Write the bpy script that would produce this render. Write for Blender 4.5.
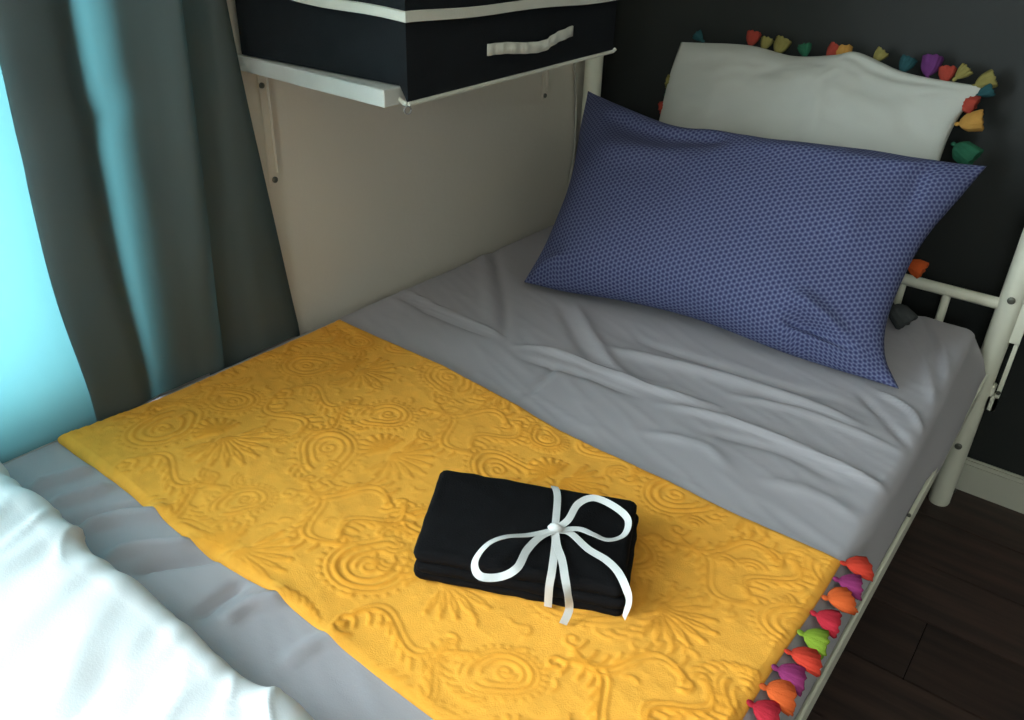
import bpy, bmesh, math, random
import numpy as np
from mathutils import Vector, Matrix, noise

random.seed(7); rng = np.random.RandomState(7)
SC = bpy.context.scene
for o in list(bpy.data.objects): bpy.data.objects.remove(o)
COL = SC.collection

# ------------------------------------------------------------------ camera
S = 0.62            # metres per solved unit (camera is 1 unit above the mattress)
H = 0.39            # mattress top above the floor
F = 808.0
def nrm(v): return v / np.linalg.norm(v)
_ey = nrm(np.array([1227 - 512, -67 - 360, F]))
_ez = -nrm(np.array([463 - 512, 1807 - 360, F])); _ez = nrm(_ez - _ey * (_ez @ _ey))
_ex = np.cross(_ey, _ez)
RM = np.array([_ex, _ey, _ez])
CAM = np.array([1.634 * S, 0.0, S + H])
cd = bpy.data.cameras.new('camera'); cam = bpy.data.objects.new('camera', cd); COL.objects.link(cam)
cd.sensor_fit = 'HORIZONTAL'; cd.sensor_width = 36.0; cd.lens = F / 1024 * 36.0; cd.clip_start = 0.01
_r, _d, _f = RM[:, 0], RM[:, 1], RM[:, 2]
mw = Matrix.Identity(4)
for i in range(3):
    mw[i][0] = _r[i]; mw[i][1] = -_d[i]; mw[i][2] = -_f[i]; mw[i][3] = CAM[i]
cam.matrix_world = mw
SC.camera = cam

# ------------------------------------------------------------------ light
w = bpy.data.worlds.new('sky'); SC.world = w; w.use_nodes = True
bg = w.node_tree.nodes['Background']
bg.inputs['Color'].default_value = (0.90, 0.95, 1.0, 1); bg.inputs['Strength'].default_value = 26.0
WIN = (-1.30, 0.435, 0.42, 2.05)      # window opening in wall_left: y0, y1, z0, z1
def portal(name, loc, rot, sx, sy):
    l = bpy.data.lights.new(name, 'AREA'); l.shape = 'RECTANGLE'; l.size = sx; l.size_y = sy
    l.cycles.is_portal = True
    o = bpy.data.objects.new(name, l); COL.objects.link(o); o.location = loc; o.rotation_euler = rot
    return o
portal('window_portal', (-0.10, (WIN[0] + WIN[1]) / 2, (WIN[2] + WIN[3]) / 2), (0, -math.pi / 2, 0), WIN[3] - WIN[2], WIN[1] - WIN[0])
FILL_WIN = (1.5, 2.0, 1.2, 1.8)           # unseen window added to wall_front for fill light: x0, x1, z0, z1
portal('window_portal', ((FILL_WIN[0] + FILL_WIN[1]) / 2, -2.38, (FILL_WIN[2] + FILL_WIN[3]) / 2), (math.pi / 2, 0, 0), FILL_WIN[1] - FILL_WIN[0], FILL_WIN[3] - FILL_WIN[2])
vs = SC.view_settings
vs.view_transform = 'Standard'; vs.look = 'None'; vs.gamma = 1.0; vs.use_curve_mapping = False
vs.exposure = 0.0

# ------------------------------------------------------------------ helpers
def U(x, y, z): return np.array([(x + 1.634) * S, y * S, z * S + H])
def ray(px, py): return RM @ np.array([px - 512, py - 360, F])
def at_z(px, py, z):
    d = ray(px, py); return CAM + d * ((z - CAM[2]) / d[2])
def at_y(px, py, y):
    d = ray(px, py); return CAM + d * ((y - CAM[1]) / d[1])
def at_x(px, py, x):
    d = ray(px, py); return CAM + d * ((x - CAM[0]) / d[0])

def mat(name, color=(0.5, 0.5, 0.5), rough=0.8, spec=0.3, noise_scale=None, noise_amt=0.15, bump=0.0, bump_scale=200.0, sheen=0.0, metal=0.0):
    m = bpy.data.materials.new(name); m.use_nodes = True
    nt = m.node_tree; b = nt.nodes['Principled BSDF']
    b.inputs['Roughness'].default_value = rough; b.inputs['Specular IOR Level'].default_value = spec
    b.inputs['Metallic'].default_value = metal
    if sheen: b.inputs['Sheen Weight'].default_value = sheen
    c = (*color, 1)
    b.inputs['Base Color'].default_value = c
    tc = nt.nodes.new('ShaderNodeTexCoord')
    if noise_scale:
        n = nt.nodes.new('ShaderNodeTexNoise'); n.inputs['Scale'].default_value = noise_scale; n.inputs['Detail'].default_value = 6
        nt.links.new(tc.outputs['Object'], n.inputs['Vector'])
        r = nt.nodes.new('ShaderNodeMix'); r.data_type = 'RGBA'
        r.inputs['A'].default_value = tuple(max(0, k * (1 - noise_amt)) for k in color) + (1,)
        r.inputs['B'].default_value = tuple(min(1, k * (1 + noise_amt)) for k in color) + (1,)
        nt.links.new(n.outputs['Fac'], r.inputs['Factor']); nt.links.new(r.outputs['Result'], b.inputs['Base Color'])
    if bump:
        n2 = nt.nodes.new('ShaderNodeTexNoise'); n2.inputs['Scale'].default_value = bump_scale; n2.inputs['Detail'].default_value = 4
        nt.links.new(tc.outputs['Object'], n2.inputs['Vector'])
        bp = nt.nodes.new('ShaderNodeBump'); bp.inputs['Strength'].default_value = bump; bp.inputs['Distance'].default_value = 0.002
        nt.links.new(n2.outputs['Fac'], bp.inputs['Height']); nt.links.new(bp.outputs['Normal'], b.inputs['Normal'])
    return m

def link(o, parent=None):
    COL.objects.link(o)
    if parent is not None: o.parent = parent
    return o
def obj(name, verts, faces, m, parent=None, smooth=True):
    me = bpy.data.meshes.new(name)
    me.from_pydata([tuple(map(float, v)) for v in verts], [], [tuple(map(int, f)) for f in faces]); me.update()
    if m is not None: me.materials.append(m)
    if smooth: me.polygons.foreach_set('use_smooth', [True] * len(me.polygons))
    o = bpy.data.objects.new(name, me); return link(o, parent)
def tag(o, label=None, cat=None, group=None, kind=None):
    if label: o['label'] = label
    if cat: o['category'] = cat
    if group: o['group'] = group
    if kind: o['kind'] = kind
    return o
def empty(name, loc=(0, 0, 0)):
    o = bpy.data.objects.new(name, None); o.empty_display_size = 0.05; COL.objects.link(o); o.location = loc
    return o
def rel(verts, e): return np.asarray(verts, float) - np.array(e.location)

class MB:
    """collects geometry for one mesh"""
    def __init__(s): s.v = []; s.f = []
    def add(s, v, f):
        k = len(s.v); s.v += [tuple(p) for p in v]; s.f += [tuple(i + k for i in q) for q in f]; return s
    def box(s, a, b):
        x0, y0, z0 = a; x1, y1, z1 = b
        return s.add([(x0, y0, z0), (x1, y0, z0), (x1, y1, z0), (x0, y1, z0), (x0, y0, z1), (x1, y0, z1), (x1, y1, z1), (x0, y1, z1)],
                     [(0, 3, 2, 1), (4, 5, 6, 7), (0, 1, 5, 4), (1, 2, 6, 5), (2, 3, 7, 6), (3, 0, 4, 7)])
    def bbox(s, a, b, r=0.004):
        """box with chamfered edges"""
        bm = bmesh.new(); bmesh.ops.create_cube(bm, size=1)
        for v in bm.verts:
            v.co = Vector([(a[i] + b[i]) / 2 + v.co[i] * (b[i] - a[i]) for i in range(3)])
        bmesh.ops.bevel(bm, geom=bm.edges[:], offset=r, segments=2, affect='EDGES')
        bm.verts.index_update()
        s.add([v.co[:] for v in bm.verts], [[v.index for v in f.verts] for f in bm.faces]); bm.free(); return s
    def tube(s, pts, r, n=14, caps=True):
        pts = [np.asarray(p, float) for p in pts]; rings = []
        up = None
        for i, p in enumerate(pts):
            t = nrm((pts[min(i + 1, len(pts) - 1)] - pts[max(i - 1, 0)]))
            if up is None:
                a = np.array([0, 0, 1.0]) if abs(t[2]) < 0.9 else np.array([1.0, 0, 0]); up = nrm(np.cross(np.cross(t, a), t))
            else: up = nrm(up - t * (up @ t))
            sd = np.cross(t, up); rr = r[i] if hasattr(r, '__len__') else r
            rings.append([p + rr * (math.cos(2 * math.pi * k / n) * up + math.sin(2 * math.pi * k / n) * sd) for k in range(n)])
        v = [q for g in rings for q in g]; f = []
        for i in range(len(pts) - 1):
            for k in range(n): f.append((i * n + k, i * n + (k + 1) % n, (i + 1) * n + (k + 1) % n, (i + 1) * n + k))
        if caps: f += [tuple(range(n - 1, -1, -1)), tuple((len(pts) - 1) * n + k for k in range(n))]
        return s.add(v, f)
    def build(s, name, m, parent=None, smooth=False):
        v = np.asarray(s.v, float)
        if parent is not None: v = v - np.array(world_loc(parent))
        o = obj(name, v, s.f, m, parent, smooth)
        if smooth: o.data.set_sharp_from_angle(angle=math.radians(40))
        return o
def world_loc(o):
    p = np.array(o.location)
    return p + world_loc(o.parent) if o.parent else p

def smooth_curve(pts, n):
    """Catmull-Rom through pts, n samples"""
    P = [np.asarray(p, float) for p in pts]; P = [2 * P[0] - P[1]] + P + [2 * P[-1] - P[-2]]
    out = []; m = len(P) - 3
    for i in range(n):
        t = i / (n - 1) * m; k = min(int(t), m - 1); t -= k
        a, b, c, d = P[k:k + 4]
        out.append(0.5 * ((2 * b) + (-a + c) * t + (2 * a - 5 * b + 4 * c - d) * t * t + (-a + 3 * b - 3 * c + d) * t ** 3))
    return np.array(out)
def seg_dist(X, Y, pl):
    """distance of points to polyline and param along it (0..1), signed side"""
    best = np.full(X.shape, 1e9); par = np.zeros(X.shape); side = np.zeros(X.shape)
    L = [0.0]
    for i in range(len(pl) - 1): L.append(L[-1] + math.dist(pl[i][:2], pl[i + 1][:2]))
    for i in range(len(pl) - 1):
        ax, ay = pl[i][:2]; bx, by = pl[i + 1][:2]; dx, dy = bx - ax, by - ay; l2 = dx * dx + dy * dy + 1e-12
        t = np.clip(((X - ax) * dx + (Y - ay) * dy) / l2, 0, 1)
        d = np.hypot(X - ax - t * dx, Y - ay - t * dy); m = d < best
        best = np.where(m, d, best); par = np.where(m, (L[i] + t * math.sqrt(l2)) / L[-1], par)
        side = np.where(m, np.sign(dx * (Y - ay) - dy * (X - ax)), side)
    return best, par, side
def grid_faces(nu, nv, off=0, flip=False):
    f = []
    for j in range(nv - 1):
        for i in range(nu - 1):
            a = off + j * nu + i; q = (a, a + 1, a + nu + 1, a + nu)
            f.append(q[::-1] if flip else q)
    return f
def fbm(x, y, z=0.0, o=3):
    return noise.fractal(Vector((x, y, z)), 1.0, 2.0, o)
def nz(X, Y, sc, seed=0.0, o=2):
    return np.array([fbm(a * sc, b * sc, seed, o) for a, b in zip(X.ravel(), Y.ravel())]).reshape(X.shape)

# ------------------------------------------------------------------ materials
M_wall = mat('cream_paint', (0.61, 0.567, 0.485), 0.9, 0.2, 3.0, 0.04, 0.15, 90)
M_room = mat('white_paint', (0.66, 0.61, 0.53), 0.9, 0.2, 3.0, 0.03)
M_taupe = mat('taupe_paint', (0.30, 0.275, 0.235), 0.9, 0.2, 3.0, 0.03)  # side wall out of view, darkened to cut bounce at the bed head
M_dark = mat('black_paint', (0.012, 0.0142, 0.0132), 0.6, 0.35, 4.0, 0.12, 0.1, 60)
M_base = mat('baseboard_paint', (0.42, 0.42, 0.35), 0.5, 0.4, 8.0, 0.05)
M_metal = mat('cream_metal', (0.70, 0.70, 0.58), 0.38, 0.5, 12.0, 0.05)
M_screw = mat('screw_steel', (0.12, 0.12, 0.10), 0.4, 0.5, 60, 0.2, metal=0.7)
M_sheet = mat('grey_cotton', (0.375, 0.358, 0.382), 0.92, 0.15, 6.0, 0.05, 0.12, 700, sheen=0.1)
M_duvet = mat('white_cotton', (0.74, 0.755, 0.77), 0.9, 0.15, 5.0, 0.02, 0.1, 500)
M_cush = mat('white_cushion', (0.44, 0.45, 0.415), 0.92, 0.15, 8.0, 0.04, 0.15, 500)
M_black = mat('black_fabric', (0.010, 0.012, 0.014), 0.9, 0.15, 30.0, 0.25, 0.3, 500)
M_bundle = mat('black_jersey', (0.006, 0.0058, 0.0065), 0.95, 0.1, 40.0, 0.3, 0.3, 600)
M_white_trim = mat('white_binding', (0.56, 0.56, 0.49), 0.8, 0.2, 40.0, 0.06, 0.3, 300)
M_shelf = mat('white_laminate', (0.50, 0.51, 0.475), 0.5, 0.4, 18.0, 0.18)
M_ribbon = mat('white_ribbon', (0.62, 0.62, 0.61), 0.6, 0.3, 60.0, 0.04, 0.2, 900)
M_ring = mat('grey_metal', (0.30, 0.30, 0.30), 0.35, 0.5, 30, 0.1, metal=0.9)
M_glass = None

def glass_mat():
    m = bpy.data.materials.new('window_glass'); m.use_nodes = True; nt = m.node_tree; nt.nodes.clear()
    out = nt.nodes.new('ShaderNodeOutputMaterial'); tr = nt.nodes.new('ShaderNodeBsdfTransparent'); gl = nt.nodes.new('ShaderNodeBsdfGlossy')
    tr.inputs['Color'].default_value = (0.93, 0.97, 0.97, 1); gl.inputs['Roughness'].default_value = 0.02
    mx = nt.nodes.new('ShaderNodeMixShader'); mx.inputs[0].default_value = 0.06
    nt.links.new(tr.outputs[0], mx.inputs[1]); nt.links.new(gl.outputs[0], mx.inputs[2]); nt.links.new(mx.outputs[0], out.inputs[0])
    return m
M_glass = glass_mat()

def curtain_mat():
    m = bpy.data.materials.new('teal_curtain'); m.use_nodes = True; nt = m.node_tree; nt.nodes.clear()
    out = nt.nodes.new('ShaderNodeOutputMaterial'); di = nt.nodes.new('ShaderNodeBsdfDiffuse'); tl = nt.nodes.new('ShaderNodeBsdfTranslucent')
    tc = nt.nodes.new('ShaderNodeTexCoord'); n = nt.nodes.new('ShaderNodeTexNoise'); n.inputs['Scale'].default_value = 14; n.inputs['Detail'].default_value = 8
    mp = nt.nodes.new('ShaderNodeMapping'); mp.inputs['Scale'].default_value = (1, 1, 0.35)
    nt.links.new(tc.outputs['Object'], mp.inputs[0]); nt.links.new(mp.outputs[0], n.inputs['Vector'])
    r = nt.nodes.new('ShaderNodeMix'); r.data_type = 'RGBA'
    r.inputs['A'].default_value = (0.080, 0.095, 0.092, 1); r.inputs['B'].default_value = (0.11, 0.128, 0.124, 1)
    nt.links.new(n.outputs['Fac'], r.inputs['Factor']); nt.links.new(r.outputs['Result'], di.inputs['Color'])
    tl.inputs['Color'].default_value = (0.18, 0.52, 0.57, 1)
    mx = nt.nodes.new('ShaderNodeMixShader'); mx.inputs[0].default_value = 0.145
    nt.links.new(di.outputs[0], mx.inputs[1]); nt.links.new(tl.outputs[0], mx.inputs[2])
    n2 = nt.nodes.new('ShaderNodeTexNoise'); n2.inputs['Scale'].default_value = 900
    bp = nt.nodes.new('ShaderNodeBump'); bp.inputs['Strength'].default_value = 0.2; bp.inputs['Distance'].default_value = 0.001
    nt.links.new(tc.outputs['Object'], n2.inputs['Vector']); nt.links.new(n2.outputs['Fac'], bp.inputs['Height']); nt.links.new(bp.outputs[0], di.inputs['Normal'])
    nt.links.new(mx.outputs[0], out.inputs[0]); return m
M_curtain = curtain_mat()

def pillow_mat():
    """small navy lattice print on periwinkle blue, laid out in the pillow's own UV (metres)"""
    m = bpy.data.materials.new('blue_print_cotton'); m.use_nodes = True; nt = m.node_tree; b = nt.nodes['Principled BSDF']
    b.inputs['Roughness'].default_value = 0.9; b.inputs['Specular IOR Level'].default_value = 0.15
    uv = nt.nodes.new('ShaderNodeUVMap'); uv.uv_map = 'UVMap'
    tot = None; per = 0.0073
    for ang in (0, 60, 120):
        k = 2 * math.pi / per; dv = nt.nodes.new('ShaderNodeVectorMath'); dv.operation = 'DOT_PRODUCT'
        dv.inputs[1].default_value = (k * math.cos(math.radians(ang)), k * math.sin(math.radians(ang)), 0)
        nt.links.new(uv.outputs[0], dv.inputs[0])
        c = nt.nodes.new('ShaderNodeMath'); c.operation = 'COSINE'; nt.links.new(dv.outputs['Value'], c.inputs[0])
        if tot is None: tot = c
        else:
            a = nt.nodes.new('ShaderNodeMath'); a.operation = 'ADD'; nt.links.new(tot.outputs[0], a.inputs[0]); nt.links.new(c.outputs[0], a.inputs[1]); tot = a
    rp = nt.nodes.new('ShaderNodeValToRGB'); rp.color_ramp.elements.new(0.5); rp.color_ramp.elements.new(0.75)
    mr = nt.nodes.new('ShaderNodeMapRange'); mr.inputs['From Min'].default_value = -1.5; mr.inputs['From Max'].default_value = 3.0
    nt.links.new(tot.outputs[0], mr.inputs['Value']); nt.links.new(mr.outputs[0], rp.inputs[0])
    E = rp.color_ramp.elements
    for e, (p, c) in zip(E, ((0.0, (0.16, 0.18, 0.29)), (0.2, (0.078, 0.090, 0.185)), (0.45, (0.064, 0.074, 0.165)), (0.85, (0.030, 0.034, 0.095)))):
        e.position = p; e.color = (*c, 1)
    nt.links.new(rp.outputs[0], b.inputs['Base Color']); return m
M_pillow = pillow_mat()

def towel_mat():
    m = bpy.data.materials.new('mustard_terry'); m.use_nodes = True; nt = m.node_tree; b = nt.nodes['Principled BSDF']
    b.inputs['Roughness'].default_value = 0.95; b.inputs['Specular IOR Level'].default_value = 0.1
    b.inputs['Sheen Weight'].default_value = 0.15; b.inputs['Sheen Tint'].default_value = (1, 0.75, 0.3, 1)
    at = nt.nodes.new('ShaderNodeAttribute'); at.attribute_name = 'pile'
    tc = nt.nodes.new('ShaderNodeTexCoord'); n = nt.nodes.new('ShaderNodeTexNoise'); n.inputs['Scale'].default_value = 60; n.inputs['Detail'].default_value = 8
    nt.links.new(tc.outputs['Object'], n.inputs['Vector'])
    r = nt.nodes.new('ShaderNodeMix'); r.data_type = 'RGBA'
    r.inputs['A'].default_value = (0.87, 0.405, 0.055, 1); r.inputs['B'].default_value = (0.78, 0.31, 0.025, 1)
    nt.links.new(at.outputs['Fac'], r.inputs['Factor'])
    r2 = nt.nodes.new('ShaderNodeMix'); r2.data_type = 'RGBA'; r2.blend_type = 'MULTIPLY'; r2.inputs['Factor'].default_value = 0.35
    nt.links.new(r.outputs['Result'], r2.inputs['A']); nt.links.new(n.outputs['Fac'], r2.inputs['B'])
    mrn = nt.nodes.new('ShaderNodeMapRange'); mrn.inputs['To Min'].default_value = 0.55; mrn.inputs['To Max'].default_value = 1.4
    nt.links.new(n.outputs['Fac'], mrn.inputs['Value'])
    cmb = nt.nodes.new('ShaderNodeCombineColor')
    for i in range(3): nt.links.new(mrn.outputs[0], cmb.inputs[i])
    nt.links.new(cmb.outputs[0], r2.inputs['B'])
    nt.links.new(r2.outputs['Result'], b.inputs['Base Color'])
    n2 = nt.nodes.new('ShaderNodeTexNoise'); n2.inputs['Scale'].default_value = 700
    bp = nt.nodes.new('ShaderNodeBump'); bp.inputs['Strength'].default_value = 0.35; bp.inputs['Distance'].default_value = 0.0012
    nt.links.new(tc.outputs['Object'], n2.inputs['Vector']); nt.links.new(n2.outputs['Fac'], bp.inputs['Height']); nt.links.new(bp.outputs[0], b.inputs['Normal'])
    return m
M_towel = towel_mat()

def floor_mats():
    out = []
    for k in range(3):
        m = bpy.data.materials.new('dark_wood_plank'); m.use_nodes = True; nt = m.node_tree; b = nt.nodes['Principled BSDF']
        b.inputs['Roughness'].default_value = 0.5; b.inputs['Specular IOR Level'].default_value = 0.35
        tc = nt.nodes.new('ShaderNodeTexCoord'); mp = nt.nodes.new('ShaderNodeMapping'); mp.inputs['Scale'].default_value = (2.0, 26, 26)
        mp.inputs['Location'].default_value = (k * 3.1, k * 1.7, 0)
        n = nt.nodes.new('ShaderNodeTexNoise'); n.inputs['Scale'].default_value = 1.6; n.inputs['Detail'].default_value = 8; n.inputs['Roughness'].default_value = 0.65
        oi = nt.nodes.new('ShaderNodeObjectInfo'); ad = nt.nodes.new('ShaderNodeVectorMath'); ad.operation = 'ADD'
        nt.links.new(tc.outputs['Object'], mp.inputs[0]); nt.links.new(mp.outputs[0], ad.inputs[0]); nt.links.new(oi.outputs['Location'], ad.inputs[1])
        nt.links.new(ad.outputs[0], n.inputs['Vector'])
        rp = nt.nodes.new('ShaderNodeValToRGB'); E = rp.color_ramp.elements; a = 1 + 0.15 * (k - 1)
        E[0].position = 0.3; E[0].color = (0.024 * a, 0.018 * a, 0.016 * a, 1); E[1].position = 0.75; E[1].color = (0.078 * a, 0.046 * a, 0.036 * a, 1)
        nt.links.new(n.outputs['Fac'], rp.inputs[0]); nt.links.new(rp.outputs[0], b.inputs['Base Color'])
        out.append(m)
    return out
M_planks = floor_mats()
M_seam = mat('floor_seam', (0.010, 0.008, 0.008), 0.9, 0.1, 20, 0.2)

def dyed(name, c): return mat(name, c, 0.9, 0.15, 60.0, 0.25, 0.4, 900)
TC = dict(vermilion=dyed('vermilion_yarn', (0.52, 0.045, 0.025)), magenta=dyed('magenta_yarn', (0.24, 0.03, 0.12)),
          orange=dyed('orange_yarn', (0.60, 0.105, 0.025)), crimson=dyed('crimson_yarn', (0.42, 0.022, 0.038)),
          lime=dyed('lime_yarn', (0.20, 0.30, 0.03)), olive=dyed('olive_yarn', (0.30, 0.25, 0.06)), amber=dyed('amber_yarn', (0.50, 0.25, 0.05)),
          green=dyed('dark_green_yarn', (0.02, 0.10, 0.055)), purple=dyed('purple_yarn', (0.11, 0.03, 0.13)), teal=dyed('teal_yarn', (0.02, 0.07, 0.08)),
          shaded_crimson=dyed('shaded_crimson_yarn', (0.30, 0.045, 0.03)), shaded_olive=dyed('shaded_olive_yarn', (0.22, 0.19, 0.06)), shaded_amber=dyed('shaded_amber_yarn', (0.40, 0.21, 0.05)), charcoal=dyed('charcoal_yarn', (0.06, 0.065, 0.065)))  # first three: crimson, olive, amber darkened for the shade at the bed head

# ------------------------------------------------------------------ the room
XR, YB, YD, ZC = 2.6, -2.3, 2.63 * S, 2.45
fl = MB().box((-0.12, YB, -0.04), (XR, YD, -0.004)).build('floor', M_seam)
tag(fl, 'dark brown wood plank floor beside the bed', 'floor', kind='structure')
PW = 0.145; proto = {}
row = 0; y = YD - PW
while y > YB - PW:
    y0 = max(y, YB); off = (row * 0.47) % 1.2; x = -off
    while x < XR:
        x0, x1 = max(x, 0.0), min(x + 1.2, XR)
        if x1 - x0 > 0.05:
            key = (round(x1 - x0, 3), round(y + PW - y0, 3), row % 3)
            if key not in proto:
                mb = MB().bbox((0, 0, -0.004), (key[0] - 0.0015, key[1] - 0.0015, 0.0), 0.0012)
                o = mb.build('plank', M_planks[row % 3], fl); proto[key] = o.data
            else:
                o = link(bpy.data.objects.new('plank', proto[key]), fl)
            o.location = (x0, y0, 0)
        x += 1.2
    y -= PW; row += 1

y0, y1, z0, z1 = WIN
wl = MB()
wl.box((-0.12, YB, 0), (0, y0, ZC)); wl.box((-0.12, y1, 0), (0, YD, ZC)); wl.box((-0.12, y0, 0), (0, y1, z0)); wl.box((-0.12, y0, z1), (0, y1, ZC))
tag(wl.build('wall_left', M_wall), 'cream painted wall behind the shelf and curtain', 'wall', kind='structure')
tag(MB().box((-0.12, YD, -0.04), (XR + 0.1, YD + 0.1, ZC)).build('wall_back', M_dark), 'matte black painted wall at the head of the bed', 'wall', kind='structure')
tag(MB().box((XR, YB - 0.1, -0.04), (XR + 0.1, YD, ZC)).build('wall_right', M_taupe), 'unseen taupe wall added across the room from the window', 'wall', kind='structure')  # invented wall out of view; its dark tone limits bounce light
wf = MB(); a0, a1, c0, c1 = FILL_WIN
wf.box((-0.12, YB - 0.1, -0.04), (a0, YB, ZC)); wf.box((a1, YB - 0.1, -0.04), (XR, YB, ZC)); wf.box((a0, YB - 0.1, -0.04), (a1, YB, c0)); wf.box((a0, YB - 0.1, c1), (a1, YB, ZC))
we2 = empty('added_fill_window', ((a0 + a1) / 2, YB - 0.05, c0)); tag(we2, 'unseen window added for fill light beyond the foot of the bed', 'window', kind='structure')
fr2 = MB()
for a, b in (((a0, YB - 0.08, c0), (a0 + 0.05, YB - 0.03, c1)), ((a1 - 0.05, YB - 0.08, c0), (a1, YB - 0.03, c1)), ((a0 + 0.05, YB - 0.08, c0), (a1 - 0.05, YB - 0.03, c0 + 0.05)), ((a0 + 0.05, YB - 0.08, c1 - 0.05), (a1 - 0.05, YB - 0.03, c1))):
    fr2.bbox(a, b, 0.004)
fr2.build('window_frame', M_shelf, we2)
MB().box((a0 + 0.05, YB - 0.058, c0 + 0.05), (a1 - 0.05, YB - 0.052, c1 - 0.05)).build('pane', M_glass, we2)
tag(wf.build('wall_front', M_room), 'unseen pale wall added beyond the foot of the bed', 'wall', kind='structure')  # invented wall out of view, there for the light it bounces
tag(MB().box((-0.12, YB - 0.1, ZC), (XR + 0.1, YD + 0.1, ZC + 0.08)).build('ceiling', M_room), 'plain white ceiling over the whole bedroom', 'ceiling', kind='structure')
bb = MB(); bb.box((0.0, YD - 0.014, 0), (XR, YD, 0.062)); bb.bbox((0.0, YD - 0.011, 0.058), (XR, YD, 0.074), 0.004)
tag(bb.build('baseboard_back', M_base), 'pale baseboard along the foot of the black wall', 'baseboard', kind='structure')
# window in the left wall
we = empty('window_1', (-0.06, (y0 + y1) / 2, z0)); tag(we, 'daylit window behind the teal curtain', 'window', kind='structure')
fr = MB()
for a, b in (((-0.10, y0, z0), (-0.04, y0 + 0.05, z1)), ((-0.10, y1 - 0.05, z0), (-0.04, y1, z1)), ((-0.10, y0 + 0.05, z0), (-0.04, y1 - 0.05, z0 + 0.05)), ((-0.10, y0 + 0.05, z1 - 0.05), (-0.04, y1 - 0.05, z1)), ((-0.10, -0.32, z0 + 0.05), (-0.04, -0.27, z1 - 0.05))):
    fr.bbox(a, b, 0.004)
fr.build('window_frame', M_shelf, we)
for a, b in ((y0 + 0.05, -0.32), (-0.27, y1 - 0.05)):
    MB().box((-0.074, a, z0 + 0.05), (-0.068, b, z1 - 0.05)).build('pane', M_glass, we)

# ------------------------------------------------------------------ bed frame
bed = empty('metal_bed_frame', (0.47, 0.55, 0))
tag(bed, 'cream tubular metal bed frame holding the grey mattress', 'bed')
PY = 2.5 * S
XPR, XPL = U(-0.145, 0, 0)[0], 0.034
PRAD = 0.0195
def screw(p, d, parent, r=0.006):
    p = np.array(p); d = nrm(np.array(d, float))
    return MB().tube([p, p + d * 0.002, p + d * 0.0035, p + d * 0.0036], [r, r, r * 0.7, r * 0.3], 12).build('screw', M_screw, parent, True)
posts = []
for x in (XPR, XPL):
    mb = MB().tube([(x, PY, 0.0), (x, PY, 0.004), (x, PY, 1.60), (x, PY, 1.612), (x, PY, 1.617)], [PRAD * 0.93, PRAD, PRAD, PRAD * 0.85, PRAD * 0.4], 24)
    posts.append(mb.build('head_post', M_metal, bed, True))
vdir = np.array([CAM[0] - XPR, CAM[1] - PY, 0]); vdir = nrm(vdir)
for (px, py) in ((1017, 305), (956, 446)):
    p = at_y(px, py, PY); screw((XPR + vdir[0] * PRAD * 0.97, PY + vdir[1] * PRAD * 0.97, p[2] + 0.012), vdir, posts[0], 0.0065)
p = at_y(948, 488, PY); screw((XPR + PRAD * 0.98, PY, p[2] + 0.0), (1, 0, 0), posts[0], 0.005)
vl = nrm(np.array([CAM[0] - XPL, CAM[1] - PY, 0])); screw((XPL + vl[0] * PRAD * 0.97, PY + vl[1] * PRAD * 0.97, H + 0.045), vl, posts[1], 0.005)
for x, zt in ((0.034, 0.50), (XPR, 0.50)):
    MB().tube([(x, -0.46, 0), (x, -0.46, 0.004), (x, -0.46, zt), (x, -0.46, zt + 0.008)], [PRAD * .93, PRAD, PRAD, PRAD * 0.5], 20).build('foot_post', M_metal, bed, True)
# head board: two horizontal bars and spindles
ZB = H + 0.066 * S
for z in (ZB, H - 0.17):
    MB().tube([(XPL, PY, z), (XPR, PY, z)], 0.0105, 14).build('head_bar', M_metal, bed, True)
MB().tube([(XPL, PY, 1.55), (XPR, PY, 1.55)], 0.0105, 14).build('head_bar', M_metal, bed, True)
k = 0
while True:
    x = U(-0.305, 0, 0)[0] - k * 0.0775
    if x < 0.08: break
    MB().tube([(x, PY, H - 0.17), (x, PY, ZB)], 0.0075, 12).build('spindle', M_metal, bed, True); k += 1
MB().tube([(XPL, -0.46, H + 0.05), (XPR, -0.46, H + 0.05)], 0.0105, 14).build('foot_bar', M_metal, bed, True)
# side rails
RZ1 = H - 0.083
rail = MB().bbox((0.9244, -0.45, RZ1 - 0.04), (0.9298, PY - 0.012, RZ1), 0.003).build('side_rail', M_metal, bed)
MB().bbox((0.003, -0.45, RZ1 - 0.04), (0.012, PY - 0.012, RZ1), 0.003).build('side_rail', M_metal, bed)
p = at_z(901, 513, RZ1); screw((0.9271, p[1], RZ1), (0, 0, 1), rail, 0.0026)
for j in range(9):
    yy = -0.36 + j * 0.215
    MB().bbox((0.02, yy, RZ1 - 0.058), (0.915, yy + 0.05, RZ1 - 0.041), 0.003).build('bed_slat', M_metal, bed)
# slotted hook plate on the outer side of the post
hx = XPR + PRAD - 0.004
hp = MB()
za, zb = H - 0.26 * S, H + 0.02 * S
hp.bbox((hx, PY - 0.006, za), (hx + 0.003 + 0.006, PY + 0.012, za + 0.05), 0.0015)
hp.bbox((hx, PY - 0.006, zb - 0.035), (hx + 0.019, PY + 0.012, zb + 0.25), 0.0015)
hp.bbox((hx + 0.012, PY - 0.006, za + 0.0), (hx + 0.019, PY + 0.012, zb - 0.034), 0.0015)
hp.bbox((hx, PY - 0.006, za), (hx + 0.019, PY + 0.012, za + 0.03), 0.0015)
hpo = hp.build('hook_plate', M_metal, bed)
screw((hx + 0.0155, PY - 0.006, za + 0.04), (0, -1, 0), hpo, 0.004)

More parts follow.
